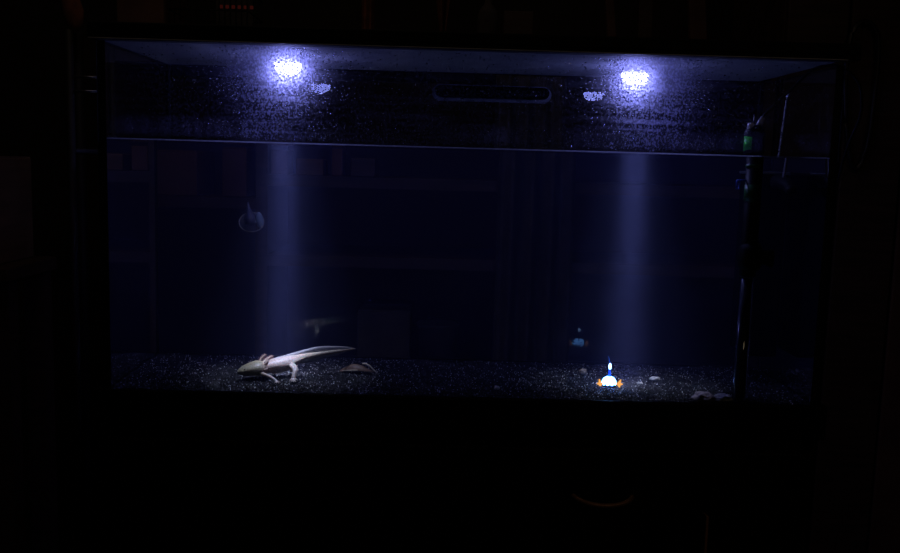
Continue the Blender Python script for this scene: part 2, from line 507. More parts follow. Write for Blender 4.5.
# ------------------------------------------------------------------ gravel
def gz(x, y):
    return -0.0030 * math.exp(-((x - 0.203) ** 2 + (y - 0.105) ** 2) / 0.030 ** 2) + 0.0008 - 0.0070 * math.exp(-(y - 0.007) / 0.020) + 0.0022 * noise.noise(Vector((x * 14, y * 14, 3.1))) + 0.0012 * noise.noise(Vector((x * 45, y * 45, 1.7)))
def ico(sub):
    b = bmesh.new(); bmesh.ops.create_icosphere(b, subdivisions=sub, radius=1.0)
    V = np.array([v.co[:] for v in b.verts]); Fc = np.array([[v.index for v in f.verts] for f in b.faces]); b.free()
    return V, Fc
IV, IF = ico(1)
def scatter_mesh(name, pts, rad, mats, mi, squash=0.75, jitter=0.25):
    n = len(pts); nv = len(IV); nf = len(IF)
    q = rng.normal(size=(n, 4)); q /= np.linalg.norm(q, axis=1)[:, None]
    a, b, c, d = q.T
    Rm = np.stack([np.stack([1 - 2 * (c * c + d * d), 2 * (b * c - a * d), 2 * (b * d + a * c)], -1),
                   np.stack([2 * (b * c + a * d), 1 - 2 * (b * b + d * d), 2 * (c * d - a * b)], -1),
                   np.stack([2 * (b * d - a * c), 2 * (c * d + a * b), 1 - 2 * (b * b + c * c)], -1)], 1)
    sc = np.stack([np.ones(n), rng.uniform(squash, 1, n), rng.uniform(squash * 0.8, 0.95, n)], -1)
    V = IV[None] * sc[:, None, :] * (1 + rng.uniform(-jitter, jitter, (n, nv, 1)))
    V = np.einsum('nij,nvj->nvi', Rm, V) * rad[:, None, None] + pts[:, None, :]
    F = IF[None] + (np.arange(n) * nv)[:, None, None]
    me = bpy.data.meshes.new(name)
    me.vertices.add(n * nv); me.vertices.foreach_set('co', V.reshape(-1).astype(np.float32))
    me.loops.add(n * nf * 3); me.loops.foreach_set('vertex_index', F.reshape(-1).astype(np.int32))
    me.polygons.add(n * nf); me.polygons.foreach_set('loop_start', np.arange(n * nf, dtype=np.int32) * 3)
    me.polygons.foreach_set('material_index', np.repeat(mi, nf).astype(np.int32))
    for m_ in mats: me.materials.append(m_)
    me.update(calc_edges=True)
    return me
M_bed = plain('black_gravel_bed', (0.004, 0.004, 0.005), rough=0.7, spec=0.2, scale=300, bump=0.5)
M_gr1 = plain('black_gravel', (0.006, 0.006, 0.008), rough=0.16, spec=0.8, scale=200)
M_gr2 = plain('grey_gravel', (0.05, 0.05, 0.064), rough=0.2, spec=0.9, scale=200)
M_gr3 = plain('white_gravel', (0.75, 0.73, 0.75), rough=0.3, spec=0.8, scale=200)
gx, gy = 0.4535, (0.0078, 0.2815)
bm = bmesh.new()
nx, ny = 150, 48
G = [[bm.verts.new((-gx + 2 * gx * i / nx, gy[0] - 0.001 + (gy[1] - gy[0] + 0.002) * j / ny, 0)) for j in range(ny + 1)] for i in range(nx + 1)]
for col in G:
    for v in col: v.co.z = gz(v.co.x, v.co.y) - 0.0012
for i in range(nx):
    for j in range(ny): bm.faces.new((G[i][j], G[i + 1][j], G[i + 1][j + 1], G[i][j + 1]))
# sides and underside of the bed
edge = [G[i][0] for i in range(nx + 1)] + [G[nx][j] for j in range(1, ny + 1)] + [G[i][ny] for i in range(nx - 1, -1, -1)] + [G[0][j] for j in range(ny - 1, 0, -1)]
low = [bm.verts.new((v.co.x, v.co.y, -0.038)) for v in edge]
for k in range(len(edge)):
    k2 = (k + 1) % len(edge)
    bm.faces.new((edge[k2], edge[k], low[k], low[k2]))
bm.faces.new(low)
grav = obj('gravel', bm, M_bed, loc=(0, 0.14, -0.02))
tag(grav, 'black gravel with pale sparkling grains covering the tank floor', 'gravel', kind='stuff')
n = 72000
px = rng.uniform(-gx, gx, n); py = rng.uniform(gy[0] + .001, gy[1], n)
rad = rng.uniform(0.0006, 0.0014, n)
pz = np.array([gz(a, b) for a, b in zip(px, py)]) - 0.0006 + rng.uniform(-0.0006, 0.0010, n)
u = rng.uniform(size=n)
mi = np.where(u < 0.80, 0, np.where(u < 0.95, 1, 2))
rad = np.where(mi == 2, rad * 0.62, rad); pz = np.where(mi == 2, pz + 0.0006, pz)
me = scatter_mesh('grains', np.stack([px, py, pz], -1), rad, [M_gr1, M_gr2, M_gr3], mi)
me.transform(Matrix.Translation((0, -0.14, 0.02)))
go = bpy.data.objects.new('grains', me); link(go, grav); go['kind'] = 'stuff'

# pebbles and stones lying on the gravel
def pebble(name, x, y, r, label, m, sq=(1, 0.8, 0.7), seed=0, cat='stone', group=None, lumps=1.0):
    b = bmesh.new(); bmesh.ops.create_icosphere(b, subdivisions=3, radius=1.0)
    for v in b.verts:
        d = 1 + 0.22 * lumps * noise.noise(v.co * 1.6 + Vector((seed * 3.1, 0, 0))) + 0.10 * lumps * noise.noise(v.co * 4 + Vector((0, seed, 0)))
        v.co = Vector((v.co.x * d * r * sq[0] + x, v.co.y * d * r * sq[1] + y, v.co.z * d * r * sq[2] + gz(x, y) + r * sq[2] * 0.55))
    return tag(obj(name, b, m, loc=(x, y, gz(x, y))), label, cat, group)
M_st1 = plain('brown_stone', (0.36, 0.30, 0.29), rough=0.6, var=0.5, scale=250, bump=0.5)
M_st2 = plain('pale_stone', (0.34, 0.33, 0.33), rough=0.6, var=0.4, scale=250, bump=0.5)
M_st3 = plain('cream_stone', (0.6, 0.55, 0.48), rough=0.5, var=0.3, scale=250)
pebble('pebble', 0.1760, 0.180, 0.0066, 'round brown pebble on the gravel just left of the glowing dome', plain('dull_brown_stone', (0.17, 0.135, 0.12), rough=0.7, var=0.5, scale=250, bump=0.5), (1, .9, .85), 1)
pebble('pebble', 0.2746, 0.150, 0.0078, 'flat pale grey pebble on the gravel right of the glowing dome', M_st2, (1.05, .8, .45), 2)
pebble('pebble', 0.0464, 0.058, 0.0040, 'small cream pebble alone near the middle of the gravel', M_st3, (1, .9, .8), 3)
pebble('pebble', 0.2489, 0.124, 0.0036, 'smallest pale pebble, between the dome and the flat pale pebble', M_st2, (1.3, .8, .55), 4)
b = bmesh.new()
for (x, y, r, s, sd) in ((0.316, 0.020, 0.0112, (1.25, .9, .72), 5), (0.340, 0.0195, 0.0108, (1.35, .8, .55), 6)):
    b2 = bmesh.new(); bmesh.ops.create_icosphere(b2, subdivisions=4, radius=1.0)
    for v in b2.verts:
        d = 1 + 0.3 * noise.noise(v.co * 1.7 + Vector((sd, 0, 0))) + 0.16 * noise.noise(v.co * 5 + Vector((0, sd, 0)))
        v.co = Vector((v.co.x * d * r * s[0] + x, v.co.y * d * r * s[1] + y, v.co.z * d * r * s[2] + 0.0015))
    nm = 'rough grey stone half buried in gravel, left of the pair by the heater foot' if sd == 5 else 'long low grey stone lying against the foot of the heater'
    tag(obj('stone', b2, M_st1 if sd == 5 else M_st2, loc=(x, y, 0)), nm, 'stone', 'stones at the heater foot')
b.free()

# curled leaf beside the tail
M_leaf = plain('dead_leaf', (0.10, 0.055, 0.035), rough=0.55, var=0.5, scale=160)
M_rimleaf = plain('pale_leaf_edge', (0.55, 0.47, 0.36), rough=0.5, scale=200)
leaf = empty('curled_leaf', (-0.150, 0.147, 0.002), 'curled brown leaf with pale edges on the gravel below the axolotl tail', 'leaf')
bm = bmesh.new()
rows = []
for i in range(17):
    t = i / 16
    xc = -0.1715 + 0.045 * t; wdt = 0.0105 * math.sin(math.pi * (0.06 + 0.88 * t)) ** 0.7
    rows.append([(xc + 0.004 * s * s, 0.146 - 0.012 * (t - .5) + s * wdt, 0.0035 + 0.010 * math.sin(math.pi * t) * (1 - 0.75 * s * s) + 0.002 * t) for s in (-1, -.6, -.2, .2, .6, 1)])
V1 = [[bm.verts.new(p) for p in r] for r in rows]
V2 = [[bm.verts.new((p[0], p[1], p[2] - 0.0009)) for p in r] for r in rows]
for A, flip in ((V1, False), (V2, True)):
    for i in range(16):
        for j in range(5):
            q = (A[i][j], A[i + 1][j], A[i + 1][j + 1], A[i][j + 1]); bm.faces.new(q[::-1] if flip else q)
for i in range(16):
    bm.faces.new((V1[i][0], V2[i][0], V2[i + 1][0], V1[i + 1][0])); bm.faces.new((V1[i][5], V1[i + 1][5], V2[i + 1][5], V2[i][5]))
obj('blade', bm, M_leaf, leaf)
ep = smooth_path([rows[i][0] for i in (0, 2, 4, 6, 8)], 4)
o_ = obj('leaf_edge', tube(bmesh.new(), [(x, y - 0.0005, z + 0.0006) for x, y, z in ep], 0.0007, 6), M_rimleaf, leaf); o_['label'] = 'pale curled leaf edge'
ep = smooth_path([(-0.139, 0.147, 0.0150), (-0.134, 0.146, 0.0145), (-0.128, 0.145, 0.0115), (-0.1225, 0.143, 0.007), (-0.118, 0.141, 0.003)], 4)
o_ = obj('stalk', tube(bmesh.new(), ep, [0.0013] * 9 + [0.0009] * 8, 7), M_rimleaf, leaf); o_['label'] = 'pale bent leaf stalk'

# ------------------------------------------------------------------ axolotl
m, nt, out = mat('axolotl_skin'); M_skin = m
p = N(nt, 'ShaderNodeBsdfPrincipled', i_Roughness=0.42)
p.inputs['Subsurface Weight'].default_value = 0.25; p.inputs['Subsurface Radius'].default_value = (0.006, 0.003, 0.002); p.inputs['Subsurface Scale'].default_value = 0.5
tc = N(nt, 'ShaderNodeTexCoord'); sx = N(nt, 'ShaderNodeSeparateXYZ'); nt.links.new(tc.outputs['Object'], sx.inputs[0])
r1 = N(nt, 'ShaderNodeValToRGB')
cr = r1.color_ramp
mr = N(nt, 'ShaderNodeMapRange', i_1=-0.07, i_2=0.085); nt.links.new(sx.outputs['X'], mr.inputs[0]); nt.links.new(mr.outputs[0], r1.inputs[0])
cr.elements[0].position = 0.0; cr.elements[0].color = (0.36, 0.34, 0.20, 1)
cr.elements[1].position = 1.0; cr.elements[1].color = (0.24, 0.21, 0.16, 1)
for ps, c in ((0.20, (0.44, 0.41, 0.27, 1)), (0.27, (0.55, 0.43, 0.38, 1)), (0.34, (0.58, 0.50, 0.47, 1)), (0.50, (0.62, 0.55, 0.50, 1)), (0.62, (0.46, 0.40, 0.31, 1))):
    el = cr.elements.new(ps); el.color = c
nz = N(nt, 'ShaderNodeTexNoise', i_Scale=520.0, i_Detail=2.0); nt.links.new(tc.outputs['Object'], nz.inputs['Vector'])
r2 = N(nt, 'ShaderNodeValToRGB'); r2.color_ramp.elements[0].position = 0.35; r2.color_ramp.elements[0].color = (0.55, 0.52, 0.5, 1); r2.color_ramp.elements[1].position = 0.58; r2.color_ramp.elements[1].color = (1, 1, 1, 1)
nt.links.new(nz.outputs['Fac'], r2.inputs[0])
ml = N(nt, 'ShaderNodeMix', data_type='RGBA', blend_type='MULTIPLY'); ml.inputs[0].default_value = 1.0
nt.links.new(r1.outputs[0], ml.inputs[6]); nt.links.new(r2.outputs[0], ml.inputs[7]); nt.links.new(ml.outputs[2], p.inputs['Base Color'])
nt.links.new(p.outputs[0], out.inputs['Surface'])
m, nt, out = mat('axolotl_fin'); M_fin = m
d_ = N(nt, 'ShaderNodeBsdfDiffuse'); d_.inputs[0].default_value = (0.42, 0.42, 0.45, 1)
tl = N(nt, 'ShaderNodeBsdfTranslucent'); tl.inputs[0].default_value = (0.42, 0.42, 0.48, 1)
t_ = N(nt, 'ShaderNodeBsdfTransparent'); a1 = N(nt, 'ShaderNodeMixShader', i_0=0.5); a2 = N(nt, 'ShaderNodeMixShader', i_0=0.8)
nt.links.new(d_.outputs[0], a1.inputs[1]); nt.links.new(tl.outputs[0], a1.inputs[2]); nt.links.new(t_.outputs[0], a2.inputs[1]); nt.links.new(a1.outputs[0], a2.inputs[2]); nt.links.new(a2.outputs[0], out.inputs['Surface'])
M_gill = plain('axolotl_gill', (0.27, 0.20, 0.16), rough=0.5, scale=300)
M_frond = plain('axolotl_gill_frond', (0.10, 0.042, 0.038), rough=0.6, scale=300)
M_eye = plain('axolotl_eye', (0.01, 0.01, 0.012), rough=0.1)

AX = Vector((-0.2344, 0.100, 0.003))
axo = empty('axolotl', AX, 'pale cream axolotl resting on the black gravel with feathery gills and tail raised', 'axolotl')
spine = [(-0.3016, 0.072, 0.0111), (-0.2984, 0.073, 0.012), (-0.2945, 0.074, 0.013), (-0.2856, 0.077, 0.0152), (-0.2768, 0.081, 0.0162), (-0.2693, 0.085, 0.0165), (-0.263, 0.088, 0.0176), (-0.2541, 0.092, 0.0185), (-0.2438, 0.096, 0.0201), (-0.2349, 0.101, 0.023), (-0.2273, 0.106, 0.0251), (-0.2185, 0.112, 0.0276), (-0.2069, 0.119, 0.0294), (-0.1899, 0.129, 0.0315), (-0.1729, 0.14, 0.033), (-0.1569, 0.151, 0.0342), (-0.1489, 0.157, 0.0345)]
vert = [0.0022, 0.0048, 0.0066, 0.0088, 0.0104, 0.0092, 0.0090, 0.0103, 0.0103, 0.0090, 0.0070, 0.0056, 0.0045, 0.0034, 0.0024, 0.0013, 0.0005]
side = [0.0040, 0.0088, 0.0115, 0.0150, 0.0165, 0.0125, 0.0115, 0.0130, 0.0130, 0.0112, 0.0085, 0.0062, 0.0047, 0.0034, 0.0023, 0.0012, 0.0005]
full = smooth_path([(*p_, a, b_) for p_, a, b_ in zip(spine, side, vert)], 4)
bm = bmesh.new()
tube(bm, [q[:3] for q in full], 0, 20, flat=[(max(q[3], .0004), max(q[4], .0004)) for q in full])
def limb(pts, rads, toes, tr=0.00085):
    q = smooth_path([(*a, r) for a, r in zip(pts, rads)], 4)
    tube(bm, [k[:3] for k in q], [k[3] for k in q], 10)
    w_ = pts[-1]
    for t in toes:
        mid = tuple((a + b_) / 2 for a, b_ in zip(w_, t)); mid = (mid[0], mid[1], mid[2] + 0.0008)
        tube(bm, [w_, mid, t], [tr * 1.25, tr, tr * 0.7], 7)
# near legs, as seen; far legs under and behind the body
limb([(-0.276, 0.079, 0.0135), (-0.2681, 0.068, 0.0108), (-0.2593, 0.061, 0.0095), (-0.2519, 0.055, 0.0070), (-0.2468, 0.050, 0.0042)], [0.0040, 0.0030, 0.0025, 0.0021, 0.0019],
     [(-0.2412, 0.049, 0.0030), (-0.2428, 0.046, 0.0024), (-0.2460, 0.044, 0.0024), (-0.2490, 0.0455, 0.0026)])
limb([(-0.2345, 0.094, 0.0205), (-0.2270, 0.083, 0.0175), (-0.2249, 0.074, 0.0150), (-0.2258, 0.067, 0.0095), (-0.2264, 0.064, 0.0068)], [0.0046, 0.0042, 0.0038, 0.0030, 0.0030],
     [(-0.2312, 0.060, 0.0034), (-0.2285, 0.057, 0.0026), (-0.2252, 0.0565, 0.0024), (-0.2222, 0.058, 0.0028), (-0.2198, 0.062, 0.0040)], 0.0011)
limb([(-0.2720, 0.092, 0.0130), (-0.2700, 0.104, 0.0100), (-0.2640, 0.112, 0.0075), (-0.2590, 0.118, 0.0040)], [0.0040, 0.0029, 0.0024, 0.0020],
     [(-0.2550, 0.120, 0.0028), (-0.2570, 0.1235, 0.0026), (-0.2605, 0.124, 0.0026)])
limb([(-0.2340, 0.108, 0.0205), (-0.2330, 0.118, 0.0160), (-0.2345, 0.124, 0.0105), (-0.2370, 0.128, 0.0050)], [0.0046, 0.0036, 0.0030, 0.0024],
     [(-0.2330, 0.129, 0.0030), (-0.2340, 0.1325, 0.0028), (-0.2375, 0.1340, 0.0028), (-0.2405, 0.1325, 0.0030)])
body = obj('body', bm, M_skin, axo)
rm = body.modifiers.new('fuse', 'REMESH'); rm.mode = 'VOXEL'; rm.voxel_size = 0.00062; rm.use_smooth_shade = True
sm = body.modifiers.new('soften', 'SMOOTH'); sm.iterations = 3; sm.factor = 0.5

def membrane(top, base, th):
    b = bmesh.new(); n_ = len(top)
    rows = []
    for t, c in zip(top, base):
        row = []
        for k, f in enumerate((0, .33, .66, 1.0)):
            q = Vector(c).lerp(Vector(t), f); h_ = th * (1 - 0.75 * f)
            row.append((b.verts.new(q + Vector((-0.4, -0.92, 0)) * h_), b.verts.new(q + Vector((0.4, 0.92, 0)) * h_)))
        rows.append(row)
    for A, B in zip(rows[:-1], rows[1:]):
        for k in range(3):
            b.faces.new((A[k][0], B[k][0], B[k + 1][0], A[k + 1][0])); b.faces.new((A[k][1], A[k + 1][1], B[k + 1][1], B[k][1]))
        b.faces.new((A[3][0], B[3][0], B[3][1], A[3][1])); b.faces.new((A[0][0], A[0][1], B[0][1], B[0][0]))
    for R0 in (rows[0], rows[-1]):
        for k in range(3): b.faces.new((R0[k][0], R0[k + 1][0], R0[k + 1][1], R0[k][1]))
    bmesh.ops.recalc_face_normals(b, faces=b.faces)
    return b
def on_spine(x):
    P = [q for q in full]
    for a, c in zip(P[:-1], P[1:]):
        if a[0] <= x <= c[0]:
            t = (x - a[0]) / (c[0] - a[0] + 1e-9); return tuple(a[i] + t * (c[i] - a[i]) for i in range(3))
    return P[-1][:3]
ft = smooth_path([(-0.2605, 0.089, 0.025), (-0.2542, 0.092, 0.0295), (-0.2413, 0.097, 0.0328), (-0.2262, 0.107, 0.0364), (-0.2095, 0.117, 0.0402), (-0.1991, 0.123, 0.0416), (-0.1835, 0.133, 0.0412), (-0.1636, 0.146, 0.0390), (-0.1489, 0.157, 0.0348)], 3)
o_ = obj('tail_fin', membrane(ft, [on_spine(p_[0]) for p_ in ft], 0.0008), M_fin, axo); o_['label'] = 'translucent grey fin along the back and tail'
fb = smooth_path([(-0.228, 0.1055, 0.0215), (-0.2200, 0.111, 0.0192), (-0.2129, 0.115, 0.0192), (-0.2029, 0.121, 0.0212), (-0.1899, 0.129, 0.0244), (-0.1728, 0.14, 0.028), (-0.1569, 0.151, 0.0328)], 3)
o_ = obj('belly_fin', membrane(fb, [on_spine(p_[0]) for p_ in fb], 0.0008), M_fin, axo); o_['label'] = 'translucent grey fin under the tail'
def gill(base, tip, bend):
    base = Vector(base); tip = Vector(tip); mid = (base + tip) / 2 + Vector(bend)
    pts = smooth_path([tuple(base), tuple(mid), tuple(tip)], 6)
    k = len(pts)
    g_ = obj('gill', tube(bmesh.new(), pts, [0.0019 * (1 - 0.7 * i / (k - 1)) for i in range(k)], 8), M_gill, axo)
    b = bmesh.new()
    for i in range(1, k):
        for s in (-1, 1):
            q = Vector(pts[i]); t, sd_, up_ = frame_at(pts, i)
            d = (sd_ * 0.55 * s - up_ * 0.5 * s + t * 0.45)
            L = 0.0055 * (1 - 0.45 * i / k)
            tube(b, [tuple(q), tuple(q + d * L * 0.5), tuple(q + d * L - Vector((0, 0, 0.0006)))], [0.0004, 0.00032, 0.0002], 5)
    o_ = obj('fronds', b, M_frond, g_); o_['label'] = 'dark red feathery gill filaments'
gill((-0.2745, 0.087, 0.0225), (-0.2680, 0.093, 0.0335), (-0.0012, 0, 0.001))
gill((-0.2705, 0.076, 0.0195), (-0.2625, 0.083, 0.0290), (0.0012, -0.003, -0.0005))
gill((-0.2710, 0.073, 0.0155), (-0.2610, 0.074, 0.0185), (0.001, -0.003, -0.001))
gill((-0.2715, 0.094, 0.0215), (-0.2600, 0.106, 0.0300), (0, 0.002, 0.001))
gill((-0.2710, 0.096, 0.0185), (-0.2560, 0.108, 0.0235), (0, 0.003, 0))
gill((-0.2715, 0.097, 0.0155), (-0.2560, 0.110, 0.0165), (0, 0.003, 0))
for (x, y, z) in ((-0.2915, 0.0650, 0.0165), (-0.2945, 0.0835, 0.0165)):
    b = bmesh.new(); bmesh.ops.create_icosphere(b, subdivisions=2, radius=0.0011)
    bmesh.ops.translate(b, verts=b.verts, vec=(x, y, z)); obj('eye', b, M_eye, axo)

# ------------------------------------------------------------------ glowing dome ornament
TX, TY, TZ = 0.2033, 0.105, -0.0001
toy = empty('dome_ornament', (TX, TY, TZ), 'small glowing white dome ornament with antenna and orange feet on the gravel', 'ornament')
M_dome = emit('glowing_dome', (0.11, 0.33, 1.0), 17.0)
M_bulb = emit('glowing_bulb', (0.30, 0.52, 1.0), 6.0)
m, nt, out = mat('blue_stem'); M_stem = m
tl = N(nt, 'ShaderNodeBsdfTranslucent'); tl.inputs[0].default_value = (0.10, 0.30, 0.95, 1); d_ = N(nt, 'ShaderNodeBsdfPrincipled', i_Roughness=0.3); d_.inputs['Base Color'].default_value = (0.10, 0.30, 0.95, 1)
a1 = N(nt, 'ShaderNodeMixShader', i_0=0.5); nt.links.new(tl.outputs[0], a1.inputs[1]); nt.links.new(d_.outputs[0], a1.inputs[2]); nt.links.new(a1.outputs[0], out.inputs['Surface'])
b = bmesh.new()
lathe(b, [(0.0096, -0.0010), (0.0103, 0.0), (0.0102, 0.0022), (0.0092, 0.0055), (0.0072, 0.0084), (0.0042, 0.0102), (0, 0.0108)], (TX, TY, TZ + 0.0022), 28)
obj('dome', b, M_dome, toy)
b = bmesh.new()
lathe(b, [(0, 0.0), (0.0098, 0.0), (0.0106, 0.0008), (0.0104, 0.0022), (0.0, 0.0023)], (TX, TY, TZ - 0.0014), 28)
for k in range(10):
    a = 2 * math.pi * (k + .5) / 10
    lathe(b, [(0, 0), (0.0013, 0), (0.0011, 0.0022), (0, 0.0026)], (TX + 0.0099 * math.cos(a), TY + 0.0099 * math.sin(a), TZ + 0.0006), 6)
obj('base_ring', b, M_black, toy)
obj('antenna', tube(bmesh.new(), [(TX, TY, TZ + 0.0125), (TX, TY, TZ + 0.0165), (TX, TY, TZ + 0.0228)], [0.0022, 0.0018, 0.0016], 12), M_stem, toy)
b = bmesh.new()
lathe(b, [(0, 0), (0.0012, 0.0004), (0.0019, 0.0022), (0.0022, 0.0046), (0.0017, 0.0074), (0.0007, 0.0092), (0, 0.0096)], (TX + 0.0004, TY, TZ + 0.0222), 14)
obj('bulb', b, M_bulb, toy)
obj('antenna_tip', tube(bmesh.new(), smooth_path([(TX, TY, TZ + 0.0312), (TX - 0.0010, TY, TZ + 0.0355), (TX - 0.0024, TY, TZ + 0.0405)], 4), [0.0009 - 0.00006 * i for i in range(9)], 8), M_stem, toy)
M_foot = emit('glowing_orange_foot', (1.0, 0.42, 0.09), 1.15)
def foot(cx, s):
    b = bmesh.new()
    root = (cx - s * 0.0055, TY - 0.003, TZ + 0.0028)
    for (dx, dy, dz) in ((0.0056, -0.001, 0.0004), (0.0024, -0.001, 0.0066), (0.0010, -0.003, -0.0040)):
        c_ = (cx, TY - 0.005, TZ + 0.0030)
        t_ = (cx + s * dx, TY - 0.005 + dy, TZ + 0.0030 + dz)
        md = tuple((q + r) / 2 for q, r in zip(c_, t_))
        tube(b, [c_, md, t_], [0.0023, 0.0018, 0.0007], 8)
    tube(b, [root, (cx, TY - 0.005, TZ + 0.0030)], [0.0012, 0.0018], 8)
    f_ = obj('foot', b, M_foot, toy); f_['label'] = 'orange three-toed foot'
foot(TX - 0.0122, -1); foot(TX + 0.0128, 1)

# ------------------------------------------------------------------ suction cup on the back glass
m, nt, out = mat('clear_rubber'); M_clear = m
g_ = N(nt, 'ShaderNodeBsdfPrincipled', i_Roughness=0.2); g_.inputs['Base Color'].default_value = (0.30, 0.34, 0.38, 1)
t_ = N(nt, 'ShaderNodeBsdfTransparent'); a1 = N(nt, 'ShaderNodeMixShader', i_0=0.16)
nt.links.new(t_.outputs[0], a1.inputs[1]); nt.links.new(g_.outputs[0], a1.inputs[2]); nt.links.new(a1.outputs[0], out.inputs['Surface'])
SCX, SCY, SCZ = -0.3145, 0.2815, 0.203
sc_ = empty('suction_cup', (SCX, SCY, SCZ), 'small clear round suction cup with pointed hook on the back glass', 'suction cup')
b = bmesh.new()
lathe(b, [(0.0, 0.0035), (0.006, 0.0035), (0.012, 0.0040), (0.0165, 0.0030), (0.0185, 0.0012), (0.0185, 0.0), (0.012, 0.0014), (0.006, 0.0016), (0, 0.0016)], (SCX, SCY + 0.0005, SCZ), 36, axis='y')
for v in b.verts: v.co.z = SCZ + (v.co.z - SCZ) * 0.76
obj('cup', b, M_clear, sc_)
b = bmesh.new()
tube(b, [(SCX + 0.0185 * math.cos(a), SCY - 0.003 + 0.006 * math.sin(a), SCZ + 0.0140 * math.sin(a)) for a in [2 * math.pi * k / 40 for k in range(40)]] + [(SCX + 0.0185, SCY - 0.003, SCZ + 0.0001)], 0.0007, 8)
M_rimc = plain('rubber_rim', (0.30, 0.29, 0.24), rough=0.25)
o_ = obj('rim', b, M_rimc, sc_); o_['label'] = 'thin pale rim of the cup'
b = bmesh.new(); bmesh.ops.create_icosphere(b, subdivisions=3, radius=1.0)
for v in b.verts: v.co = Vector((SCX + 0.0125 + v.co.x * 0.0055 + v.co.z * -0.002, SCY - 0.004 + v.co.y * 0.003, SCZ + 0.003 + v.co.z * 0.0125))
o_ = obj('glint', b, plain('teal_grey_glint', (0.20, 0.27, 0.30), rough=0.25), sc_); o_['label'] = 'teal grey lobe at the right of the cup'  # highlight on the clear cup, modelled as a solid teal shape
b = bmesh.new()
tube(b, [(SCX + 0.000, SCY - 0.009, SCZ - 0.001), (SCX - 0.001, SCY - 0.010, SCZ + 0.008), (SCX - 0.003, SCY - 0.011, SCZ + 0.019), (SCX - 0.0042, SCY - 0.011, SCZ + 0.030)], [0.0088, 0.0066, 0.0034, 0.0006], 12)
obj('hook', b, plain('grey_blue_rubber', (0.075, 0.08, 0.11), rough=0.3), sc_)
b = bmesh.new(); bmesh.ops.create_icosphere(b, subdivisions=2, radius=0.0017)
bmesh.ops.translate(b, verts=b.verts, vec=(SCX + 0.0155, SCY - 0.0045, SCZ - 0.006))
o_ = obj('sparkle', b, plain('cream_sparkle', (0.75, 0.62, 0.32), rough=0.3), sc_); o_['label'] = 'small yellowish stud on the rim'  # yellow dot of refracted light, modelled as a small coloured ball

# ------------------------------------------------------------------ heater
HX, HY = 0.3645, 0.027
heat = empty('heater', (HX, HY, 0.0), 'black and green aquarium heater, long glass tube standing at the right', 'heater')
M_hgl = glass('heater_glass', tint=(0.80, 0.82, 0.84), f0=0.16, rough=0.09)
M_green = plain('green_label', (0.06, 0.85, 0.04), rough=0.4, var=0.1, scale=80)
M_dgreen = plain('dark_green_label', (0.03, 0.14, 0.03), rough=0.4, scale=80)
b = bmesh.new()
lathe(b, [(0, 0), (0.006, 0.0006), (0.0092, 0.004), (0.0098, 0.010), (0.0098, 0.164), (0.0, 0.164)], (HX, HY, -0.0030), 28)
o_ = obj('glass_tube', b, M_hgl, heat); o_['label'] = 'clear glass lower tube'
b = bmesh.new()
lathe(b, [(0, 0.001), (0.006, 0.001), (0.0075, 0.004), (0.0075, 0.160), (0, 0.160)], (HX, HY, 0), 20)
obj('heating_element', b, M_black, heat)
b = bmesh.new()
lathe(b, [(0, 0), (0.0104, 0), (0.0108, 0.003), (0.0108, 0.158), (0.0, 0.158)], (HX, HY, 0.1625), 28)
obj('upper_tube', b, M_blackgloss, heat)
b = bmesh.new()
lathe(b, [(0, 0), (0.0128, 0), (0.0133, 0.003), (0.0133, 0.026), (0.0118, 0.031), (0.0075, 0.036), (0.0, 0.037)], (HX - 0.001, HY, 0.3205), 28)
obj('cap', b, M_blackgloss, heat)
def wrap(r, z0, z1, a0, a1, m_, name, label, slope=0.0):
    b = bmesh.new(); rows = []
    for k in range(13):
        a = math.radians(a0 + (a1 - a0) * k / 12); f = k / 12
        rows.append([b.verts.new((HX - 0.001 + rr * math.cos(a), HY + rr * math.sin(a), z)) for rr, z in ((r, z0 + slope * (1 - f)), (r, z1 + slope * 0.3 * f), (r - 0.0012, z1 + slope * 0.3 * f), (r - 0.0012, z0 + slope * (1 - f)))])
    for A, B in zip(rows[:-1], rows[1:]):
        for k in range(4): b.faces.new((A[k], B[k], B[(k + 1) % 4], A[(k + 1) % 4]))
    b.faces.new(rows[0]); b.faces.new(rows[-1])
    bmesh.ops.recalc_face_normals(b, faces=b.faces)
    o_ = obj(name, b, m_, heat); o_['label'] = label
wrap(0.0137, 0.3265, 0.3425, 188, 240, M_green, 'window_band', 'bright green patch on the cap', -0.003)
wrap(0.0112, 0.258, 0.281, 190, 300, M_dgreen, 'label', 'dark green label on the tube', 0.003)
wrap(0.0112, 0.302, 0.307, 190, 310, M_dgreen, 'stripe', 'dark green stripe on the tube', 0.001)
b = bmesh.new(); lathe(b, [(0, 0), (0.0045, 0), (0.0045, 0.006), (0.003, 0.008), (0, 0.008)], (HX - 0.0075, HY - 0.003, 0.3515), 14)
o_ = obj('dial', b, plain('white_dial', (0.7, 0.68, 0.72), rough=0.3), heat); o_['label'] = 'pale temperature dial'
obj('pointer', tube(bmesh.new(), [(HX - 0.004, HY - 0.004, 0.356), (HX - 0.0042, HY - 0.004, 0.370)], [0.0013, 0.0009], 8), M_metal, heat)
b = bmesh.new()
tube(b, [(HX - 0.0105, HY - 0.003, 0.2865), (HX - 0.022, HY - 0.004, 0.2865), (HX - 0.0225, HY - 0.004, 0.286), (HX - 0.0225, HY - 0.004, 0.2755), (HX - 0.019, HY - 0.004, 0.2755), (HX - 0.018, HY - 0.004, 0.286)], 0.0011, 8)
o_ = obj('clip', b, plain('blue_clip', (0.08, 0.18, 0.75), rough=0.4), heat); o_['label'] = 'small blue wire clip'
b = bmesh.new()
lathe(b, [(0, 0), (0.0125, 0), (0.0150, 0.004), (0.0165, 0.014), (0.0150, 0.026), (0.0120, 0.034), (0, 0.034)], (HX + 0.002, HY, 0.172), 24)
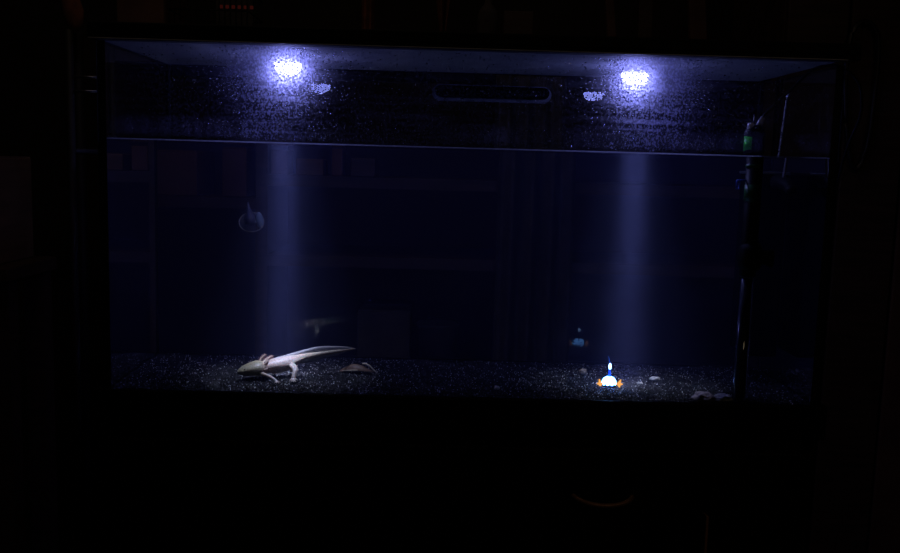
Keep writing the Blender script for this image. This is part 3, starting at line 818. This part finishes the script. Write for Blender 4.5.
tube(b, [(HX + 0.01, HY, 0.19), (HX + 0.024, HY - 0.002, 0.188), (HX + 0.030, HY - 0.002, 0.188)], [0.008, 0.010, 0.013], 16)
obj('bracket', b, M_black, heat)
cp = smooth_path([(HX + 0.004, HY, 0.3565), (HX + 0.0065, HY, 0.3640), (HX + 0.014, HY, 0.375), (0.412, 0.034, 0.4065), (0.429, 0.040, 0.4225), (0.4415, 0.045, 0.4312), (0.452, 0.044, 0.4350), (0.463, 0.044, 0.4368), (0.477, 0.044, 0.4345), (0.492, 0.045, 0.4245), (0.504, 0.047, 0.409), (0.513, 0.06, 0.375), (0.517, 0.10, 0.335), (0.515, 0.12, 0.28), (0.512, 0.14, 0.20), (0.510, 0.18, 0.0), (0.51, 0.25, -0.3), (0.52, 0.30, -0.78)], 5)
cb = obj('cable', tube(bmesh.new(), cp, 0.0019, 8), M_cable, heat); cb['label'] = 'black cable arching out over the tank rim'
obj('cable_gland', tube(bmesh.new(), [(HX + 0.0035, HY, 0.355), (HX + 0.0055, HY, 0.361), (HX + 0.0085, HY, 0.3672)], [0.0042, 0.0036, 0.003], 10), plain('grey_gland', (0.35, 0.35, 0.38), rough=0.3), heat)

# ------------------------------------------------------------------ internal filter at the right pane
fil = empty('internal_filter', (0.420, 0.19, 0.039), 'tall black internal filter box against the right side glass, behind the heater', 'filter')
bm = bx(0.3985, 0.4425, 0.14, 0.24, 0.040, 0.296, bev=0.004)
obj('filter_body', bm, M_blackgloss, fil, smooth=False)
bm = bx(0.397, 0.4430, 0.1385, 0.2415, 0.2945, 0.2985, bev=0.001)
o_ = obj('filter_rim', bm, plain('grey_rim', (0.10, 0.11, 0.12), rough=0.35), fil, smooth=False); o_['label'] = 'thin grey upper rim'
for z_ in (0.08, 0.25):
    obj('mount', tube(bmesh.new(), [(0.442, 0.19, z_), (0.450, 0.19, z_), (0.4552, 0.19, z_)], [0.005, 0.007, 0.013], 14), M_black, fil)
obj('nozzle', tube(bmesh.new(), smooth_path([(0.425, 0.15, 0.285), (0.4275, 0.120, 0.284), (0.430, 0.100, 0.280), (0.432, 0.085, 0.272)], 4), [0.011 - 0.0003 * i for i in range(13)], 14), M_black, fil)
o_ = obj('air_tube', tube(bmesh.new(), smooth_path([(0.426, 0.110, 0.290), (0.428, 0.112, 0.310), (0.431, 0.113, 0.345), (0.434, 0.114, 0.385), (0.4355, 0.114, 0.4015)], 5), 0.0022, 8), plain('clear_tube', (0.12, 0.12, 0.14), rough=0.3), fil); o_['label'] = 'thin clear air tube'
b = bmesh.new(); lathe(b, [(0.0026, 0), (0.0030, 0.001), (0.0028, 0.005), (0, 0.006)], (0.4355, 0.114, 0.4005), 12)
o_ = obj('tube_tip', b, plain('pale_tip', (0.75, 0.78, 0.85), rough=0.3), fil); o_['label'] = 'pale tip of the air tube'

# ------------------------------------------------------------------ condensation
# mist film on the inside of the front glass
b = bmesh.new()
box(b, -HW + TH + 0.001, HW - TH - 0.001, TH + 0.0006, TH + 0.0007, 0.3185, 0.4355)
for f in list(b.faces):
    f.normal_update()
    if f.normal.y < 0.9: bmesh.ops.delete(b, geom=[f], context='FACES_ONLY')
cond = obj('condensation', b, M_film, smooth=False)
tag(cond, 'mist and water drops clinging to the glass above the waterline', 'condensation', kind='stuff')
# drops: half lenses on the front glass, thickest around the lamps and near the waterline
hv, hf = [], []
bb = bmesh.new(); bmesh.ops.create_icosphere(bb, subdivisions=2, radius=1.0)
HVt = np.array([v.co[:] for v in bb.verts]); HFt = np.array([[v.index for v in f.verts] for f in bb.faces]); bb.free()
def drops(name, pts, rad, norm, flat=0.5, stretch=None):
    n_ = len(pts); nv, nf = len(HVt), len(HFt)
    V = np.repeat(HVt[None], n_, 0) * rad[:, None, None]
    ax = 1 if norm == 'y' else 2
    V[:, :, ax] *= flat
    if stretch is not None: V[:, :, 2] *= stretch[:, None]
    V = V + pts[:, None, :]
    F = HFt[None] + (np.arange(n_) * nv)[:, None, None]
    me = bpy.data.meshes.new(name)
    me.vertices.add(n_ * nv); me.vertices.foreach_set('co', V.reshape(-1).astype(np.float32))
    me.loops.add(n_ * nf * 3); me.loops.foreach_set('vertex_index', F.reshape(-1).astype(np.int32))
    me.polygons.add(n_ * nf); me.polygons.foreach_set('loop_start', np.arange(n_ * nf, dtype=np.int32) * 3)
    me.polygons.foreach_set('use_smooth', np.ones(n_ * nf, bool))
    me.materials.append(M_drop); me.update(calc_edges=True)
    return me
P, Rr = [], []
for lx, lz, cnt in ((-0.2472, 0.408, 1500), (0.2261, 0.412, 1500)):
    x = lx + rng.normal(0, 0.038, cnt); z = lz + rng.normal(0, 0.026, cnt)
    P.append(np.stack([x, z], -1)); Rr.append(rng.uniform(0.0006, 0.0016, cnt))
x = rng.uniform(-0.43, 0.43, 1500); z = rng.uniform(0.322, 0.434, 1500)
P.append(np.stack([x, z], -1)); Rr.append(rng.uniform(0.0005, 0.0013, 1500))
x = rng.uniform(-0.40, 0.32, 1100); z = rng.uniform(0.321, 0.345, 1100)
P.append(np.stack([x, z], -1)); Rr.append(rng.uniform(0.0006, 0.0015, 1100))
P = np.concatenate(P); Rr = np.concatenate(Rr)
ok = (P[:, 1] > 0.321) & (P[:, 1] < 0.4335) & (np.abs(P[:, 0]) < 0.435)
# keep drops from overlapping
grid = {}; keep = []
for i in np.argsort(-Rr):
    if not ok[i]: continue
    a, c = int(P[i, 0] // 0.0034), int(P[i, 1] // 0.0034); bad = False
    for da in (-1, 0, 1):
        for dc in (-1, 0, 1):
            for j in grid.get((a + da, c + dc), ()):
                if (P[i, 0] - P[j, 0]) ** 2 + (P[i, 1] - P[j, 1]) ** 2 < (Rr[i] + Rr[j]) ** 2 * 1.1: bad = True
    if not bad: grid.setdefault((a, c), []).append(i); keep.append(i)
keep = np.array(keep); P = P[keep]; Rr = Rr[keep]
me = drops('glass_drops', np.stack([P[:, 0], np.full(len(P), TH + 0.0002) + Rr * 0.5, P[:, 1]], -1), Rr, 'y', 0.5)
link(bpy.data.objects.new('glass_drops', me), cond)['kind'] = 'stuff'
# drops hanging under the lid
n = 420
x = np.concatenate([rng.normal(-0.22, 0.07, n // 3), rng.normal(0.06, 0.05, n // 6), rng.normal(0.27, 0.06, n - n // 3 - n // 6)]); y = rng.uniform(0.02, 0.26, n)
r = rng.uniform(0.0010, 0.0026, n)
me = drops('lid_drops', np.stack([x, y, np.full(n, 0.4366)], -1), r, 'z', 0.6)
link(bpy.data.objects.new('lid_drops', me), cond)['kind'] = 'stuff'

# ------------------------------------------------------------------ the dark room behind and beside the tank
shelf = empty('shelving', (0.0, 0.85, -0.82), 'dark wooden shelving unit standing behind the aquarium', 'shelf')
for x in (-0.70, -0.36, 0.62):
    obj('upright', bx(x - 0.011, x + 0.011, 0.70, 1.0, -0.82, 0.50), M_wood, shelf, smooth=False)
for z in (-0.12, 0.112, 0.258, 0.49):
    obj('board', bx(-0.689 if z > .4 else -0.349, 0.609, 0.70, 1.0, z - 0.010, z + 0.010), M_wood, shelf, smooth=False)
obj('board', bx(-0.689, -0.371, 0.70, 1.0, 0.205, 0.225), M_wood, shelf, smooth=False)

def carton(name, x0, x1, y0, y1, z0, z1, label, cat, m_, flap=True):
    t = empty(name, ((x0 + x1) / 2, (y0 + y1) / 2, z0), label, cat)
    obj('box_body', bx(x0, x1, y0, y1, z0, z1, bev=0.002), m_, t, smooth=False)
    if flap:
        obj('flap', bx(x0 + 0.002, x1 - 0.002, y0, (y0 + y1) / 2 - 0.001, z1, z1 + 0.003), m_, t, smooth=False)
        obj('flap', bx(x0 + 0.002, x1 - 0.002, (y0 + y1) / 2 + 0.001, y1, z1, z1 + 0.003), m_, t, smooth=False)
    return t
carton('cardboard_box', -0.435, -0.390, 0.72, 0.90, 0.2255, 0.313, 'narrow brown box on the shelf behind the water at left', 'box', M_brown)
carton('cardboard_box', -0.575, -0.480, 0.72, 0.90, 0.2255, 0.305, 'wide brown box on the low shelf at the far left behind the tank', 'box', M_brown)
carton('storage_box', -0.185, -0.085, 0.74, 0.92, -0.1095, 0.016, 'dim square grey storage box seen low behind the water', 'box', M_tub)
b = bmesh.new()
t = empty('bucket', (-0.035, 0.82, -0.1095), 'dim round grey bucket beside the grey storage box behind the water', 'bucket')
lathe(b, [(0, 0), (0.036, 0), (0.043, 0.09), (0.046, 0.096), (0.043, 0.096), (0.034, 0.004), (0, 0.004)], (-0.035, 0.82, -0.1095), 28)
obj('bucket_body', b, M_tub, t)
obj('bucket_handle', tube(bmesh.new(), smooth_path([(-0.08, 0.82, -0.02), (-0.07, 0.80, -0.005), (-0.035, 0.79, 0.002), (0.0, 0.80, -0.005), (0.01, 0.82, -0.02)], 5), 0.0016, 8), M_wire, t)
# row of small boxes / books on the upper lit shelf
for k, (x0, wd, hh, m_) in enumerate(((-0.345, 0.030, 0.045, M_brown), (-0.300, 0.05, 0.030, M_card), (-0.235, 0.02, 0.05, M_brown), (-0.20, 0.045, 0.034, M_wood))):
    nm = ('small brown box at the left end of the shelf behind the left beam', 'low cardboard box on the shelf behind the left beam',
          'slim upright brown box on the shelf right of the left beam', 'low dark wooden box on the shelf, rightmost of its row')[k]
    carton('small_box', x0, x0 + wd, 0.715, 0.80, 0.2685, 0.2685 + hh, nm, 'box', m_, False)

# curtain
def drape(name, x0, x1, z0, z1, y, folds, label, cat, m_, taper=0.0, loc_z=None):
    b = bmesh.new(); nx_, nz_ = 48, 14; A, B = [], []
    for j in range(nz_ + 1):
        f = j / nz_; z = z1 + (z0 - z1) * f
        ra, rb = [], []
        for i in range(nx_ + 1):
            g = i / nx_; xm = (x0 + x1) / 2; hw = (x1 - x0) / 2 * (1 - taper * f)
            x = xm + (g * 2 - 1) * hw
            yy = y + 0.012 * math.sin(g * folds * 2 * math.pi) + 0.004 * math.sin(g * folds * 5.1 + f * 3)
            ra.append(b.verts.new((x, yy, z))); rb.append(b.verts.new((x, yy + 0.003, z)))
        A.append(ra); B.append(rb)
    for j in range(nz_):
        for i in range(nx_):
            b.faces.new((A[j][i], A[j + 1][i], A[j + 1][i + 1], A[j][i + 1])); b.faces.new((B[j][i], B[j][i + 1], B[j + 1][i + 1], B[j + 1][i]))
    for i in range(nx_):
        b.faces.new((A[0][i], A[0][i + 1], B[0][i + 1], B[0][i])); b.faces.new((A[-1][i], B[-1][i], B[-1][i + 1], A[-1][i + 1]))
    for j in range(nz_):
        b.faces.new((A[j][0], B[j][0], B[j + 1][0], A[j + 1][0])); b.faces.new((A[j][-1], A[j + 1][-1], B[j + 1][-1], B[j][-1]))
    bmesh.ops.recalc_face_normals(b, faces=b.faces)
    return tag(obj(name, b, m_, loc=((x0 + x1) / 2, y, z1)), label, cat)
drape('curtain', 0.07, 0.21, -0.10, 0.478, 0.680, 4, 'dim grey cloth hanging in folds in front of the shelves behind the water', 'curtain', M_greycloth)

# things on the top board, seen over the hood
Z2 = 0.5005
carton('cardboard_box', -0.685, -0.592, 0.72, 0.90, Z2, 0.68, 'brown cardboard box on the top shelf over the left end of the hood', 'box', M_brown)
bk = empty('wire_basket', (-0.505, 0.80, Z2), 'black wire basket on the top shelf behind the left of the hood', 'basket')
for k in range(15):
    x = -0.583 + 0.155 * k / 14
    for y in (0.725, 0.875):
        obj('wire', tube(bmesh.new(), [(x, y, Z2 + 0.002), (x, y, Z2 + 0.17)], 0.0014, 6), M_wire, bk)
b = bmesh.new()
for k in range(5):
    z = Z2 + 0.003 + 0.167 * k / 4
    tube(b, [(-0.585, 0.725, z), (-0.426, 0.725, z), (-0.426, 0.875, z), (-0.585, 0.875, z), (-0.585, 0.725, z)], 0.0018, 6)
obj('rim_wires', b, M_wire, bk)
ls = empty('light_strip', (-0.455, 0.80, Z2), 'strip of tiny dim red lights inside the black wire basket', 'light strip')
obj('strip', bx(-0.505, -0.43, 0.79, 0.80, Z2 + 0.001, Z2 + 0.118), M_greycloth, ls, smooth=False)
M_red = emit('dim_red_light', (1.0, 0.13, 0.09), 0.02)
for k in range(6):
    x = -0.498 + 0.0125 * k
    o_ = obj('lamp', bx(x, x + 0.007, 0.787, 0.79, Z2 + 0.100, Z2 + 0.107, bev=0.001), M_red, ls); o_['label'] = 'tiny red light'
for k, (x, nm) in enumerate(((-0.549, 'small orange bead on the shelf at the left foot of the wire basket'), (-0.534, 'second small orange bead, right of the first at the basket foot'))):
    b = bmesh.new(); lathe(b, [(0, 0), (0.003, 0.0006), (0.0045, 0.004), (0.003, 0.0075), (0, 0.008)], (x, 0.710, 0.5002), 12)
    for v in b.verts: v.co.z += 0.0
    tag(obj('bead', b, plain('orange_bead', (0.6, 0.22, 0.08), rough=0.3), loc=(x, 0.710, 0.5002)), nm, 'bead', 'beads on the top shelf')
drape('cloth_strip', -0.062, -0.012, 0.555, 0.70, 0.76, 2, 'rust coloured cloth hanging to a point above the middle of the hood', 'cloth', M_cloth, 0.75)
obj_hook = obj('hanging_rail', tube(bmesh.new(), [(-0.72, 0.76, 0.703), (0.64, 0.76, 0.703)], 0.005, 10), M_wire)
for x in (-0.70, 0.62):
    pass
tag(obj_hook, 'dark rail above the top shelf from which the cloths hang', 'rail')
def bottle(x, y, z, r, h_, m_, label):
    t = empty('bottle', (x, y, z), label, 'bottle')
    b = bmesh.new(); lathe(b, [(0, 0), (r, 0), (r, h_ * .62), (r * .8, h_ * .72), (r * .35, h_ * .8), (r * .35, h_ * .93), (0, h_ * .93)], (x, y, z), 20); obj('bottle_body', b, m_, t)
    b = bmesh.new(); lathe(b, [(0, 0), (r * .42, 0), (r * .42, h_ * .08), (0, h_ * .08)], (x, y, z + h_ * .925), 16); obj('bottle_cap', b, M_card, t)
bottle(0.055, 0.78, Z2, 0.022, 0.155, M_greycloth, 'dark bottle on the top shelf over the middle of the hood')
carton('small_box', 0.085, 0.145, 0.74, 0.86, Z2, Z2 + 0.105, 'low dark box right of the bottle on the top shelf', 'box', M_wood, False)
def board(x0, x1, y, z0, z1, lean, label, m_):
    b = bx(x0, x1, y, y + 0.018, z0, z1, bev=0.002)
    for v in b.verts: v.co.x += lean * (v.co.z - z0)
    tag(obj('wooden_board', b, m_, smooth=False, loc=((x0 + x1) / 2, y, z0)), label, 'board', 'boards standing on the top shelf')
board(0.312, 0.330, 0.78, Z2, 0.72, -0.12, 'narrow brown board leaning left, above the right lamp', M_brown)
board(0.372, 0.402, 0.80, Z2, 0.68, -0.02, 'dark upright brown board right of the narrow leaning one', M_wood)
board(0.485, 0.520, 0.79, Z2, 0.74, -0.10, 'wide brown board leaning left, rightmost on the top shelf', M_brown)
drape('cloth_strip', -0.205, -0.175, 0.53, 0.70, 0.76, 1, 'narrow dark cloth on the rail left of the pointed rust cloth', 'cloth', M_cloth, 0.2)

# cupboard at the right with a loop of cable
cup = empty('cupboard', (0.97, 0.85, -0.82), 'tall dark brown cupboard with plank doors behind the right of the tank', 'cupboard')
obj('cupboard_body', bx(0.645, 1.29, 0.72, 1.05, -0.82, 1.0), M_wood, cup, smooth=False)
for k in range(5):
    x0 = 0.648 + k * 0.128
    obj('plank', bx(x0, x0 + 0.122, 0.705, 0.72, -0.80, 0.98, bev=0.003), M_brown if k in (2, 4) else M_wood, cup, smooth=False)
lp_ = smooth_path([(0.775, 0.695, 0.40), (0.768, 0.695, 0.47), (0.768, 0.695, 0.545), (0.778, 0.695, 0.585), (0.797, 0.695, 0.598), (0.818, 0.695, 0.585), (0.828, 0.695, 0.545), (0.828, 0.695, 0.46), (0.822, 0.695, 0.36), (0.806, 0.695, 0.31), (0.788, 0.695, 0.33), (0.775, 0.695, 0.40)], 5)
t = empty('cable_loop', (0.797, 0.70, 0.598), 'long loop of black cable hanging on the cupboard at the far right', 'cable')
obj('loop', tube(bmesh.new(), lp_, 0.0055, 8), M_cable, t)
obj('hook', tube(bmesh.new(), [(0.797, 0.706, 0.590), (0.797, 0.690, 0.590), (0.797, 0.686, 0.596)], 0.003, 8), M_wire, t)

# left of the tank
rk = empty('metal_rack', (-0.55, 0.12, -0.82), 'dark metal rack with two pale rungs beside the left glass', 'rack')
for (x, y) in ((-0.535, 0.10), (-0.535, 0.26)):
    obj('post', tube(bmesh.new(), [(x, y, -0.82), (x, y, 0.46)], 0.006, 10), M_wire, rk)
for z, x0 in ((0.399, -0.522), (0.3803, -0.529)):
    o_ = obj('rung', tube(bmesh.new(), [(x0 - 0.006, 0.10, z - 0.0003), (-0.497, 0.10, z)], 0.0016, 8), M_metal, rk); o_['label'] = 'short pale rung end'
obj('crossbar', tube(bmesh.new(), [(-0.535, 0.10, 0.30), (-0.535, 0.26, 0.30)], 0.004, 8), M_wire, rk)
obj('crossbar', tube(bmesh.new(), [(-0.535, 0.10, -0.30), (-0.535, 0.26, -0.30)], 0.004, 8), M_wire, rk)
sd = empty('side_table', (-0.92, 0.60, -0.82), 'small dark side table at the far left', 'table')
obj('table_top', bx(-1.12, -0.765, 0.40, 0.60, 0.075, 0.100, bev=0.003), M_wood, sd, smooth=False)
for x in (-1.09, -0.79):
    for y in (0.43, 0.57): obj('leg', bx(x - 0.018, x + 0.018, y - 0.018, y + 0.018, -0.82, 0.075), M_wood, sd, smooth=False)
carton('cardboard_box', -0.98, -0.800, 0.42, 0.58, 0.1005, 0.285, 'brown cardboard box on the side table at the left edge', 'box', M_card)
t = empty('hanging_bag', (-0.74, 0.62, 0.62), 'small rust brown bag hanging at the upper left', 'bag')
b = bmesh.new()
tube(b, [(-0.742, 0.62, 0.600), (-0.738, 0.62, 0.588), (-0.732, 0.62, 0.560), (-0.728, 0.62, 0.535), (-0.729, 0.62, 0.522)], 0, 14, flat=[(0.006, 0.006), (0.016, 0.010), (0.021, 0.014), (0.015, 0.011), (0.004, 0.004)])
obj('pouch', b, M_cloth, t)
obj('strap', tube(bmesh.new(), smooth_path([(-0.746, 0.62, 0.600), (-0.752, 0.62, 0.64), (-0.742, 0.62, 0.703), (-0.734, 0.62, 0.64), (-0.738, 0.62, 0.600)], 5), 0.0022, 6), M_wire, t)
ps = empty('coat_stand', (-0.742, 0.66, -0.82), 'dark coat stand behind the tank at upper left holding the bag', 'stand')
obj('pole', tube(bmesh.new(), [(-0.742, 0.665, -0.80), (-0.742, 0.665, 0.78)], 0.011, 12), M_wire, ps)
obj('peg', tube(bmesh.new(), [(-0.742, 0.665, 0.7005), (-0.742, 0.605, 0.7005)], 0.003, 8), M_wire, ps)
b = bmesh.new(); lathe(b, [(0, 0), (0.03, 0), (0.03, 0.012), (0.015, 0.02), (0, 0.02)], (-0.742, 0.665, -0.82), 24); obj('foot_plate', b, M_wire, ps)
